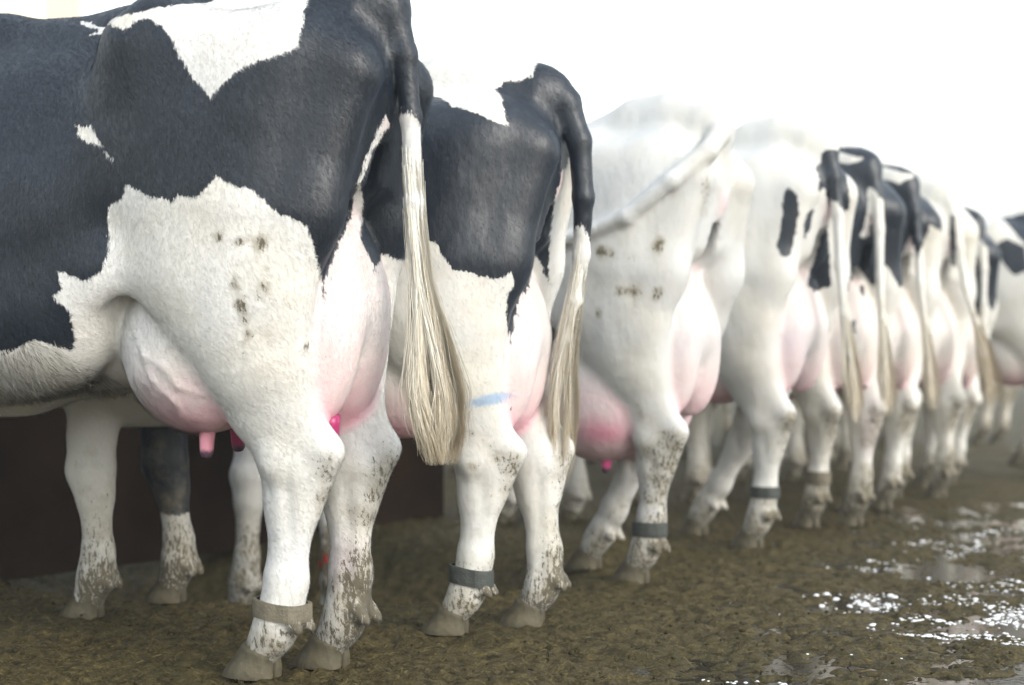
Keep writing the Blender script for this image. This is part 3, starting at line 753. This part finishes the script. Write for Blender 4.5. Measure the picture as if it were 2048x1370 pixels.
    ang = rng.uniform(0, 2 * math.pi, ns); rad = (np.sqrt(rng.random(ns)) * .7 + .3) * np.where(rng.random(ns) < .10, rng.uniform(1.0, 1.45, ns), 1)
    ph = rng.uniform(0, 6.28, ns); fr = rng.uniform(4, 9, ns)
    clump = np.floor(ang / (2 * math.pi) * 17 + rng.normal(0, .25, ns))
    VV = np.zeros((ns, seg + 1, 2, 3)); wdt = S.get('hairw', .00065)
    for j in range(seg + 1):
        t = t0 + (t1 - t0) * j / seg
        c = np.stack([np.interp(t, tt, sp[:, k]) for k in range(3)], 1)
        rr = np.interp(t, tt, sr) * rad
        a2 = ang + .30 * np.sin(clump * 2.1 + t * 5) + .5 * (t - t0) * np.sin(ph * 2.0)
        wv = .0075 * np.sin(ph * .35 + clump + fr.mean() * t * 2.6) * (j / seg) + .0045 * np.sin(ph + fr * t * 3.5) * (j / seg)
        off = np.stack([(rr + wv) * np.cos(a2), (rr + wv) * np.sin(a2), 0 * rr], 1)
        P0 = c + off
        wid = wdt * (1 - .75 * (j / seg))
        sidev = np.stack([-np.sin(a2 + .6), np.cos(a2 + .6), 0 * rr], 1)
        VV[:, j, 0] = P0 - sidev * wid; VV[:, j, 1] = P0 + sidev * wid
    base = (np.arange(ns) * (seg + 1) * 2)[:, None] + (np.arange(seg) * 2)[None, :]
    FF = np.stack([base, base + 1, base + 3, base + 2], -1).reshape(-1, 4)
    so = mesh_obj('tail_switch', VV.reshape(-1, 3), FF, M_STRAND, root)
    so['kind'] = 'stuff'
    tone = np.clip(.72 + .10 * np.cos(clump * 1.9 + S['seed']) + rng.normal(0, .13, ns), 0.05, 1)
    depth_t = np.linspace(0, 1, seg + 1)
    sh = np.clip(tone[:, None] + S.get('swtone', 0) + (.34 - .58 * (t0[:, None] + (t1 - t0)[:, None] * depth_t[None, :])), 0, 1)
    set_attr(so, 'shade', np.repeat(sh.reshape(-1), 2))
    # ---- coat fuzz ---------------------------------------------------
    nf = S.get('fuzz', 0)
    if nf:
        c4 = V[Q]; fc = c4.mean(1); fn = np.cross(c4[:, 2] - c4[:, 0], c4[:, 3] - c4[:, 1]); ar = np.linalg.norm(fn, axis=1) / 2
        fnn = fn / np.maximum(2 * ar[:, None], 1e-12)
        wt_ = ar * ((fnn[:, :2] @ ndir) > -.45) * (fc[:, 0] < S.get('xmax', 1.0) + .3) * (fc[:, 2] > .02)
        fi = rng.choice(len(Q), nf, p=wt_ / wt_.sum())
        r1, r2 = rng.random(nf), rng.random(nf)
        c = V[Q[fi]]; P0 = (c[:, 0] * ((1 - r1) * (1 - r2))[:, None] + c[:, 1] * (r1 * (1 - r2))[:, None] + c[:, 2] * (r1 * r2)[:, None] + c[:, 3] * ((1 - r1) * r2)[:, None])
        nq = N[Q[fi]]; N0 = nq.mean(1); N0 /= np.maximum(np.linalg.norm(N0, axis=1, keepdims=True), 1e-9)
        sd0, pk0, dt0, fl0 = colour(P0, N0)
        flow = np.tile(np.array([-.55, 0, -.85]), (nf, 1))
        sw1 = vnoise(P0 * 3.0, 5) - .5; flow[:, 0] += sw1 * 1.6; flow[:, 1] += (vnoise(P0 * 3.0, 9) - .5)
        flow += rng.normal(0, .28, (nf, 3))
        flow -= (flow * N0).sum(1, keepdims=True) * N0
        flow /= np.maximum(np.linalg.norm(flow, axis=1, keepdims=True), 1e-9)
        ln = rng.uniform(.006, .013, nf)
        ln *= 1 - .65 * np.clip(pk0 * 1.5, 0, 1)
        lift = np.full(nf, .22)
        uv = np.column_stack([P0[:, :2] @ tdir, P0[:, 2]])
        for poly, mul in SHAGGY.get(S['key'], []):
            ins = poly_sd(uv, poly) > 0
            ln = np.where(ins, rng.uniform(.018, .040, nf) * mul, ln); lift = np.where(ins, rng.uniform(.15, .7, nf), lift)
            dt0 = np.where(ins & (mul > .8), rng.choice([.0, .45, .8, .95], nf, p=[.60, .20, .12, .08]), dt0)
            sd0 = np.where(ins & (sd0 > -.02), -.06, sd0)
        tip = P0 + (flow + N0 * lift[:, None]) * ln[:, None]
        sidev = np.cross(flow, N0); wd = S.get('fuzzw', .00045) * rng.uniform(.7, 1.3, nf) * np.where(ln > .016, 1.5, 1)
        VV = np.stack([P0 - sidev * wd[:, None], P0 + sidev * wd[:, None], tip], 1).reshape(-1, 3)
        fo = mesh_obj('coat_hair', VV, np.arange(nf * 3).reshape(-1, 3), M_FUZZ, root)
        fo['kind'] = 'stuff'; fo.color = S.get('tone', (1, 1, 1, 1))
        for nm, ar_ in (('patch', sd0), ('pink', pk0), ('dirt', dt0), ('tint', fl0), *extra.items()): set_attr(fo, nm, np.repeat(ar_, 3))
        set_attr(fo, 'vary', np.repeat(np.where(sd0 > 0, rng.normal(.15, .45, nf), rng.normal(0, .10, nf)), 3))
        set_attr(fo, 'root', np.repeat(P0, 3, 0), 'FLOAT_VECTOR'); set_attr(fo, 'rnorm', np.repeat(N0 * .8 + rng.normal(0, .08, (nf, 3)), 3, 0), 'FLOAT_VECTOR')
    return root

def tail_path(pts, switch):
    return [tuple(p) for p in pts], [tuple(p) for p in switch]

def tail_std(sway=0.0, y1=0.0, rr=1.0, zs=0.0):
    T = [(-.12, 0, 1.470, .046), (-.20, 0, 1.456, .036), (-.252, 0, 1.405, .029), (-.277, .02 * y1, 1.31, .0245), (-.290, .1 * y1, 1.18, .021), (-.297 + sway * .2, .3 * y1, 1.0, .018), (-.315 + sway * .5, .6 * y1, .83, .016), (-.335 + sway * .8, .85 * y1, .68, .017)]
    W = [(-.291 + sway * .1, .15 * y1, 1.12, .0205), (-.299 + sway * .25, .35 * y1, .98, .0175), (-.315 + sway * .5, .6 * y1, .84, .020), (-.334 + sway * .75, .8 * y1, .72, .038), (-.348 + sway * .9, .95 * y1, .60, .058), (-.358 + sway, y1, .52, .052), (-.366 + sway, y1, .450, .030)]
    return [(a, b, c + zs, d * rr) for a, b, c, d in T], [(a, b, c + zs, d) for a, b, c, d in W]

COWS = []
#COWS_BEGIN
def rel_az(pos, yaw):
    return R(90 + yaw) - math.atan2(pos[0], pos[1])
def cow(**k):
    k['az'] = rel_az(k['pos'], k['yaw']); COWS.append(k)
T1, W1 = tail_std()
cow(key='c1', pos=(-.478, 3.475), yaw=24, scale=1.0, vox=.0075, seed=3, tail=T1, switch=W1, tailblack=1.165,
    hind=[(0, .08), (-.075, -.08)], fore=[(1.28, .15), (1.18, -.15)], xmax=1.0,
    label='nearest black and white cow at the left with swollen pink udder and shaggy belly hair',
    teats=[(.150, .10, .510), (.20, -.09, .512), (-.125, .045, .522), (-.04, -.06, .53)],
    teatcol=[(.78, .33, .42, 1), (.40, .035, .14, 1), (.40, .035, .14, 1), (.40, .035, .14, 1)],
    bands=[(0, .142, .036, M_BANDG, .12)], veins=[[(.31, .765), (.26, .73), (.235, .68), (.18, .655), (.15, .615), (.10, .60)], [(.235, .68), (.215, .63), (.17, .585), (.165, .55)]], strands=9000, fuzz=320000, belly=.22, clean=[(0, .30, .5)])
T2, W2 = tail_path([(-.12, 0, 1.470, .048), (-.20, 0, 1.458, .041), (-.265, 0, 1.405, .036), (-.300, 0, 1.30, .031), (-.310, 0, 1.15, .028), (-.300, -.02, 1.0, .022), (-.280, -.03, .88, .019), (-.255, -.045, .78, .016), (-.235, -.06, .70, .014)],
    [(-.305, -.01, 1.07, .022), (-.296, -.02, .97, .020), (-.270, -.04, .83, .024), (-.238, -.07, .70, .036), (-.222, -.10, .58, .046), (-.214, -.11, .47, .044), (-.212, -.11, .37, .022)])
cow(key='c2', tone=(.90, .90, .89, 1), pos=(-.10, 4.02), yaw=17, scale=.93, vox=.010, seed=5, tail=T2, switch=W2, tailblack=1.06,
    hind=[(0, .08), (-.16, -.10)], forex=1.06, fore=[(1.06, .13), (.98, -.20)], xmax=1.0, blackleg=[(3, .26)],
    label='black and white cow with black patch on rump and blue paint stroke above its hock',
    bands=[(0, .15, .045, M_BAND, .15)], strands=1600, fuzz=90000)
T3, W3 = tail_path([(-.12, 0, 1.470, .048), (-.20, .01, 1.458, .042), (-.262, .045, 1.40, .033), (-.27, .12, 1.335, .030), (-.20, .215, 1.245, .0265), (-.07, .265, 1.14, .024), (.10, .285, 1.085, .0215), (.32, .31, 1.07, .019), (.50, .40, 1.06, .018)],
    [(.40, .36, 1.07, .018), (.50, .40, 1.06, .026), (.56, .43, 1.05, .04), (.58, .45, .95, .045), (.58, .45, .86, .02)])
cow(key='c3', tone=(.74, .75, .76, 1), pos=(.45, 4.90), yaw=41, scale=.955, vox=.011, seed=8, tail=T3, switch=W3, bend=.33,
    hind=[(-.0, .09), (.33, -.09)], drop=.20, fore=[(1.32, .60), (1.07, .40)], xmax=1.0,
    label='plain white cow with its tail swung round over its flank', farthr=.9,
    bands=[(0, .17, .045, M_BAND, 0), (3, .015, .075, M_BANDG, 0)], redprint=[(.9, -.35, .5, .4), (1.6, -.1, .35, .5), (2.3, -.4, .4, .35)], udder=.86, udf=1.2, pinkness=.75, ub=-.10, flush=.1, teats=[(.13, .10, .39), (.20, -.09, .39)], strands=700, fuzz=30000)
T4, W4 = tail_std()
cow(key='c4', udder=.86, pinkness=.7, tone=(.79, .79, .78, 1), pos=(.945, 5.80), yaw=48, scale=1.0, vox=.0125, seed=9, tail=T4, switch=W4, tailblack=1.2,
    hind=[(-.0, .09), (.42, -.09)], fore=[(1.26, .15), (1.16, -.15)], xmax=1.0,
    label='mostly white cow with one long black spot on its thigh and a black tail head', farthr=.8,
    bands=[(0, .20, .04, M_BAND, 0), (2, .2, .04, M_BAND, 0)], swide=.6, strands=900)
for i, (key, px, d, yaw, sc, sway, y1, hf, lab) in enumerate([
    ('c5', 1664, 6.50, 62, 1.0, .0, .02, -.03, 'black rumped cow with white tail and a white stripe between its thighs'),
    ('c6', 1752, 7.15, 66, 1.0, .03, -.05, .06, 'cow with black upper rump just left of the cow with the brown tail switch'),
    ('c7', 1832, 7.85, 64, 1.02, -.02, -.13, -.06, 'white rumped cow with a thick dirty brown tail switch'),
    ('c8', 1890, 8.55, 60, .97, .02, .03, .05, 'cow with an all black hindquarter near the right edge'),
    ('c9', 2095, 9.2, 26, 1.02, 0, 0, -.03, 'last cow at the right edge with round black spots on a white flank'),
    ('c10', 2075, 10.25, 18, 1.0, 0, 0, .08, 'cow beyond the last one, only its legs showing low at the right edge')]):
    T, W = tail_std(sway, y1)
    if key == 'c7': W = [(a_, b_, c_, d_ * (1.6 if c_ < .8 else 1)) for a_, b_, c_, d_ in W]
    cow(key=key, udder=.85, pinkness=.65, tone=(.88, .87, .84, 1), pos=((px - 1024) / 3200 * d, d), yaw=yaw, scale=sc, vox=.014, seed=20 + i, tail=T, switch=W, tailblack=1.3 if key in ('c5', 'c8') else None,
        hind=[(0, .10 + .01 * i), (hf, -.10)], fore=[(1.26, .15), (1.16, -.15)], xmax=1.0, label=lab, swide=.62, strands=700, swtone=-.35 if key == 'c7' else 0, dirty=1.2,
        bands=[(0, .2, .05, M_BANDG if key == 'c5' else M_BAND, 0)] if key in ('c5', 'c6') else [])
# a second row of cows beyond the first; only their legs show in the gaps
for i, (x_, y_, yaw) in enumerate([(-.35, 9.6, 58), (.45, 10.4, 60), (1.30, 11.1, 62), (2.15, 11.7, 62), (3.0, 12.4, 58), (3.9, 12.9, 55)]):
    T, W = tail_std(.01 * i, .03)
    cow(key='d%d' % i, group='second row of cows beyond the first', udder=.85, pinkness=.65, tone=(.85, .80, .72, 1), pos=(x_, y_), yaw=yaw, scale=.98, vox=.0165, seed=40 + i, tail=T, switch=W, tailblack=None,
        hind=[(.03 * (i % 3), .11), (.12 - .08 * (i % 2), -.10)], fore=[(1.26, .15), (1.16, -.15)], xmax=1.0, strands=120, dirty=1.3,
        label=('leftmost', 'second from the left', 'third from the left', 'third from the right', 'second from the right', 'rightmost')[i] + ' cow of the far second row, blurred legs behind the nearer row')
#COWS_END
import time as _t
for S in COWS:
    t_ = _t.time(); build_cow(S); print('cow', S['key'], round(_t.time() - t_, 1))

# ------------------------------------------------------------------ ground
def axis(dense0, dense1, step, lo, hi, g=1.12):
    a = list(np.arange(dense0, dense1, step)); s = step; x = a[-1]
    while x < hi: s *= g; x += s; a.append(x)
    s = step; x = dense0; b = []
    while x > lo: s *= g; x -= s; b.append(x)
    return np.array(b[::-1] + a)
GX = axis(-1.7, 2.0, .0115, -600, 600); GY = axis(3.0, 5.6, .013, -300, 900, 1.06)
X, Y = np.meshgrid(GX, GY, indexing='ij'); P = np.column_stack([X.ravel(), Y.ravel()])
fade = np.exp(-np.maximum(P[:, 1] - 8, 0) / 6) * np.exp(-np.maximum(np.abs(P[:, 0]) - 4, 0) / 4)
def wet_mask(P):
    return sstep(.30, .92, P[:, 0] - .36 * (P[:, 1] - 3.4)) * sstep(7.5, 5.2, P[:, 1])
Z = (vnoise(P * 6, 1) - .5) * .016 + (vnoise(P * 17, 2) - .5) * .014 + (vnoise(P * 45, 3) - .5) * .015 + (vnoise(P * 85, 4) - .5) * .012
Z = Z * fade
Z -= .006
WZ = -.0105
wet = wet_mask(P)
pud = sstep(.45, .75, vnoise(P * np.array([2.2, 3.4]), 31)) * wet
Z -= wet * .0015 + pud * .015
DIP_C = np.array([(-.835, 5.24), (-.55, 5.2), (-1.1, 5.5)])
for c_, rr_ in ((DIP_C[0], .34), (DIP_C[1], .34), (DIP_C[2], .4)):
    pass
ddip = np.min([np.hypot(P[:, 0] - c_[0], P[:, 1] - c_[1]) for c_ in DIP_C], axis=0)
Z -= .20 * sstep(.85, .22, ddip)
nx, ny = len(GX), len(GY)
ii = np.arange(nx * ny).reshape(nx, ny)
FQ = np.stack([ii[:-1, :-1], ii[1:, :-1], ii[1:, 1:], ii[:-1, 1:]], -1).reshape(-1, 4)
def ground_material():
    m, nt, p = new_mat('mud')
    tc = nt.nodes.new('ShaderNodeTexCoord').outputs['Object']
    a = noise(nt, tc, 1.6, 4); b = noise(nt, tc, 30, 5, .65); c = noise(nt, tc, 140, 3, .6)
    col = mixc(nt, smooth(nt, b, .3, .7), (.024, .020, .0088), (.094, .074, .031))
    col = mixc(nt, math_n(nt, 'MULTIPLY', smooth(nt, c, .50, .72), .75), col, (.175, .138, .060))
    col = mixc(nt, math_n(nt, 'MULTIPLY', smooth(nt, a, .45, .7), .5), col, (.054, .048, .022))
    nt.links.new(col, p.inputs['Base Color'])
    rr = nt.nodes.new('ShaderNodeMapRange'); nt.links.new(a, rr.inputs['Value']); rr.inputs['To Min'].default_value = .45; rr.inputs['To Max'].default_value = .8
    nt.links.new(rr.outputs[0], p.inputs['Roughness'])
    p.inputs['Specular IOR Level'].default_value = .12
    bp = node(nt, 'ShaderNodeBump', i_Strength=.8, i_Distance=.008)
    nt.links.new(math_n(nt, 'ADD', b, c), bp.inputs['Height']); nt.links.new(bp.outputs[0], p.inputs['Normal'])
    return m
go = mesh_obj('ground', np.column_stack([P, Z]), FQ, ground_material())
go['kind'] = 'structure'
# wet film lying in the hollows of the yard
def water_material():
    m, nt, p = new_mat('wet_film')
    p.inputs['Base Color'].default_value = (.02, .018, .012, 1)
    p.inputs['Roughness'].default_value = .06
    p.inputs['IOR'].default_value = 1.5
    tc = nt.nodes.new('ShaderNodeTexCoord').outputs['Object']
    bp = node(nt, 'ShaderNodeBump', i_Strength=.15, i_Distance=.004)
    nt.links.new(noise(nt, tc, 60, 2), bp.inputs['Height']); nt.links.new(bp.outputs[0], p.inputs['Normal'])
    return m
wv = [(.0, 2.6, WZ), (3.4, 2.6, WZ), (3.4, 7.6, WZ), (1.75, 7.6, WZ), (.25, 3.5, WZ)]
wo = mesh_obj('puddle_water', wv, [(0, 1, 2, 3, 4)], water_material())
wo['kind'] = 'structure'

# small white domes on the wet patches, standing in for sky glints
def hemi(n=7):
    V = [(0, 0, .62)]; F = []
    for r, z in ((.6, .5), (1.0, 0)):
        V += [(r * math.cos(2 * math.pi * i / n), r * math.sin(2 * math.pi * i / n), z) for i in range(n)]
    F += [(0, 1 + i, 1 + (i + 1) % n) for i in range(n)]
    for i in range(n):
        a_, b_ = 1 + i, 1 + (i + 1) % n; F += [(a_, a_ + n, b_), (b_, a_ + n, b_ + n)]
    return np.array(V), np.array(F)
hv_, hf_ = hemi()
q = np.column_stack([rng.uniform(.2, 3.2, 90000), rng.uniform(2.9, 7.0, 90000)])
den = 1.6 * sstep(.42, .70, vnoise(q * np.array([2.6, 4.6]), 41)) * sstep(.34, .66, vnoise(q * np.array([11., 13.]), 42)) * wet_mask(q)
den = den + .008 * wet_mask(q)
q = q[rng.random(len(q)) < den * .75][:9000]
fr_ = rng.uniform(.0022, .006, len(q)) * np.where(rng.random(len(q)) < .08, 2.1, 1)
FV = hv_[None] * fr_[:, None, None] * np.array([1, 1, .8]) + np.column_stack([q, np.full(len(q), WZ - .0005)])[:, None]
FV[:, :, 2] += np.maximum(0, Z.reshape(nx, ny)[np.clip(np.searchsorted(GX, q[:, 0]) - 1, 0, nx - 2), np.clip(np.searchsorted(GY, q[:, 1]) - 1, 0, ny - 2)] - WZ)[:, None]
glint_dots = mesh_obj('glint_dots', FV.reshape(-1, 3), (hf_[None] + (np.arange(len(q)) * len(hv_))[:, None, None]).reshape(-1, 3), plain('glint_white', (.82, .83, .84), .25, .05, 30, spec=.6))
glint_dots['kind'] = 'stuff'

# loose straw and dung crumbs
def scatter_z(px, py):
    ix = np.clip(np.searchsorted(GX, px) - 1, 0, nx - 2); iy = np.clip(np.searchsorted(GY, py) - 1, 0, ny - 2)
    return Z.reshape(nx, ny)[ix, iy]
ns = 11000
sx = rng.uniform(-2.2, 2.6, ns); sy = 2.9 + 4.6 * rng.random(ns) ** 1.6
sz = scatter_z(sx, sy) + .003
L = rng.uniform(.003, .011, ns) * np.where(rng.random(ns) < .05, 2.2, 1); A = rng.normal(0, .9, ns); W_ = rng.uniform(.0006, .0018, ns)
tl = rng.normal(0, .3, ns)
d = np.stack([np.cos(A), np.sin(A), tl], 1) * L[:, None]; sd_ = np.stack([-np.sin(A), np.cos(A), 0 * A], 1) * W_[:, None]
C = np.stack([sx, sy, sz + np.abs(tl) * L], 1); up = np.array([0, 0, 1.0]) * W_[:, None]
SV = np.stack([C - d - sd_, C - d + sd_, C - d + up, C + d - sd_, C + d + sd_, C + d + up], 1).reshape(-1, 3)
k = (np.arange(ns) * 6)[:, None]
SF = np.concatenate([k + np.array([[0, 3, 5, 2]]), k + np.array([[1, 2, 5, 4]])])
def straw_material():
    m, nt, p = new_mat('straw_bits')
    a = node(nt, 'ShaderNodeAttribute', attribute_name='shade').outputs['Fac']
    nt.links.new(mixc(nt, a, (.022, .020, .010), (.16, .125, .05)), p.inputs['Base Color'])
    p.inputs['Roughness'].default_value = .75; p.inputs['Specular IOR Level'].default_value = .15
    return m
straw = mesh_obj('straw', SV, SF, straw_material(), smooth_shade=False)
set_attr(straw, 'shade', np.repeat(rng.random(ns) ** 1.7, 6))
straw['kind'] = 'stuff'
nc = 3500
cx = rng.uniform(-2.4, 3.2, nc); cy = 2.9 + 5.5 * rng.random(nc) ** 1.4; cr = rng.uniform(.003, .007, nc) * np.where(rng.random(nc) < .03, 1.6, 1)
cz = scatter_z(cx, cy)
ico = np.array([(0, 0, 1), (.87, .2, .3), (-.2, .9, .25), (-.85, -.1, .35), (.1, -.9, .3), (.5, .5, -.5), (-.6, .4, -.5), (-.3, -.6, -.5), (.6, -.5, -.5)])
icf = np.array([(0, 1, 2), (0, 2, 3), (0, 3, 4), (0, 4, 1), (1, 5, 2), (2, 6, 3), (3, 7, 4), (4, 8, 1), (2, 5, 6), (3, 6, 7), (4, 7, 8), (1, 8, 5)])
CV = (ico[None] * (cr[:, None, None] * rng.uniform(.6, 1.35, (nc, 9, 1))) * np.array([1, 1, .8]) + np.stack([cx, cy, cz + cr * .3], 1)[:, None]).reshape(-1, 3)
CF = (icf[None] + (np.arange(nc) * 9)[:, None, None]).reshape(-1, 3)
clods = mesh_obj('mud_crumbs', CV, CF, plain('mud_clod', (.038, .032, .016), .85, .6, 4, spec=.1))
clods['kind'] = 'stuff'

# feed wall in front of the cows' heads
M_WALL = plain('shade_dark_concrete', (.020, .0115, .0065), .9, .6, 7, spec=.1, bump=.4)  # near-black wall colour stands in for the heavy shade here
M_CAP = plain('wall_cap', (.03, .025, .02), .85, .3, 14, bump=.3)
def extrude_path(pts, half, z0, z1, name, mat, parent=None):
    V, F = [], []; n = len(pts)
    for i, p_ in enumerate(pts):
        a = pts[max(i - 1, 0)]; b = pts[min(i + 1, n - 1)]
        dx, dy = b[0] - a[0], b[1] - a[1]; l = math.hypot(dx, dy); nxv, nyv = -dy / l * half, dx / l * half
        V += [(p_[0] - nxv, p_[1] - nyv, z0), (p_[0] + nxv, p_[1] + nyv, z0), (p_[0] + nxv, p_[1] + nyv, z1), (p_[0] - nxv, p_[1] - nyv, z1)]
    for i in range(n - 1):
        for j in range(4):
            F.append((4 * i + j, 4 * i + (j + 1) % 4, 4 * i + 4 + (j + 1) % 4, 4 * i + 4 + j))
    F += [(3, 2, 1, 0), (4 * n - 4, 4 * n - 3, 4 * n - 2, 4 * n - 1)]
    return mesh_obj(name, V, F, mat, parent, False)
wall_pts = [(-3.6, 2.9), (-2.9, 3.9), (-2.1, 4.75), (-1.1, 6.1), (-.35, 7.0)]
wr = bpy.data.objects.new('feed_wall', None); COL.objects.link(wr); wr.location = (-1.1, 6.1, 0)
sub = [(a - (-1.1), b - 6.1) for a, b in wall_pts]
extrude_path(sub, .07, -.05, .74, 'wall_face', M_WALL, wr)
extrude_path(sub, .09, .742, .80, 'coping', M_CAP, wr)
tag(wr, 'low feed wall running in front of the cows, colour darkened for shade', 'wall')

# cream barn beyond, far left
M_BARN = plain('cream_boards', (.88, .80, .64), .8, .05, 3)
M_ROOF = plain('barn_roof', (.45, .40, .36), .7, .2, 5)
M_TRIM = plain('barn_trim', (.80, .60, .40), .8, .1, 5)
br = bpy.data.objects.new('barn', None); COL.objects.link(br); br.location = (-8.0, 16.0, 0); br.rotation_euler = (0, 0, R(12))
def box(name, x0, x1, y0, y1, z0, z1, mat, parent):
    V = [(x, y, z) for x in (x0, x1) for y in (y0, y1) for z in (z0, z1)]
    F = [(0, 1, 3, 2), (4, 6, 7, 5), (0, 4, 5, 1), (2, 3, 7, 6), (0, 2, 6, 4), (1, 5, 7, 3)]
    return mesh_obj(name, V, F, mat, parent, False)
box('wall', -6, 3.2, 0, 7, 0, 7.6, M_BARN, br)
for k in range(8):
    box('plank', -5.9 + k * 1.06, -5.9 + k * 1.06 + 1.02, -.03, -.001,   .05, 7.55, M_BARN, br)
for k in range(4):
    box('post', -5.0 + k * 2.4, -4.86 + k * 2.4, -.09, -.032, 0, 7.58, M_TRIM, br)
V = [(-6.3, -.4, 7.55), (3.5, -.4, 7.55), (3.5, 3.5, 9.4), (-6.3, 3.5, 9.4), (3.5, 7.4, 7.55), (-6.3, 7.4, 7.55)]
V += [(a, b, c + .12) for a, b, c in V]
mesh_obj('roof', V, [(0, 3, 2, 1), (3, 5, 4, 2), (6, 7, 8, 9), (9, 8, 10, 11), (0, 1, 7, 6), (5, 11, 10, 4), (1, 2, 8, 7), (2, 4, 10, 8), (0, 6, 9, 3), (3, 9, 11, 5)], M_ROOF, br, False)
tag(br, 'pale cream boarded barn far behind the nearest cow', 'barn')

# slim young tree whose stem shows above the nearest cow's back
M_BARK = plain('bark', (.10, .07, .05), .9, .4, 30)
M_LEAF = plain('leaf_green', (.06, .13, .025), .6, .3, 20)
tr = bpy.data.objects.new('young_tree', None); COL.objects.link(tr); tr.location = (-1.98, 9.0, 0)
def tube(name, pts, mat, parent, n=9):
    V, F = [], []
    for (x, y, z, r) in pts:
        for i in range(n): V.append((x + r * math.cos(6.2832 * i / n), y + r * math.sin(6.2832 * i / n), z))
    for j in range(len(pts) - 1):
        for i in range(n): F.append((j * n + i, j * n + (i + 1) % n, (j + 1) * n + (i + 1) % n, (j + 1) * n + i))
    F.append(tuple(range(n - 1, -1, -1))); F.append(tuple((len(pts) - 1) * n + i for i in range(n)))
    return mesh_obj(name, V, F, mat, parent)
tube('trunk', [(0, 0, -.05, .05), (.01, 0, 1.5, .035), (-.01, 0, 2.8, .027), (.02, .02, 4.0, .014)], M_BARK, tr)
LV, LF = [], []
for k in range(420):
    z = random.uniform(3.0, 4.4); rr = .65 * math.sqrt(random.random()) * (1 - abs(z - 3.7) / 1.1); a = random.uniform(0, 6.28)
    c = Vector((rr * math.cos(a), rr * math.sin(a), z)); e1 = Vector((random.gauss(0, 1), random.gauss(0, 1), random.gauss(0, 1))).normalized(); e2 = e1.orthogonal().normalized()
    i0 = len(LV); LV += [c - e1 * .06, c + e2 * .025, c + e1 * .06, c - e2 * .025]; LF.append((i0, i0 + 1, i0 + 2, i0 + 3))
LV = [tuple(v) for v in LV]
cr_ = mesh_obj('crown', LV, LF, M_LEAF, tr)
for sgn, z0 in ((-1, 2.72),):
    BV, BF = [], []
    for j in range(9):
        t = j / 8; x = -.02 - .20 * t; zc_ = z0 - .02 - .13 * t ** 1.5; w = .030 * math.sin(math.pi * min(1, .15 + .85 * t)) + .004
        BV += [(x, -.01, zc_ - w), (x, .012, zc_ + w * .6)]
    for j in range(8): BF.append((2 * j, 2 * j + 2, 2 * j + 3, 2 * j + 1))
    lf = mesh_obj('leaf', BV, BF, M_LEAF, tr)
tag(tr, 'slim dark tree stem with a drooping green leaf above the nearest cow', 'tree')

# thin haze hanging over the yard
def haze_material():
    m = bpy.data.materials.new('haze'); m.use_nodes = True; nt = m.node_tree; nt.nodes.clear()
    o = nt.nodes.new('ShaderNodeOutputMaterial'); v = nt.nodes.new('ShaderNodeVolumePrincipled')
    v.inputs['Color'].default_value = (.88, .94, 1, 1); v.inputs['Density'].default_value = HAZE; v.inputs['Anisotropy'].default_value = .2
    nt.links.new(v.outputs[0], o.inputs['Volume']); return m
HAZE = .0048
if HAZE:
    hz = box('haze', -620, 620, -320, 920, -1.2, 10.0, haze_material(), None); hz['kind'] = 'stuff'
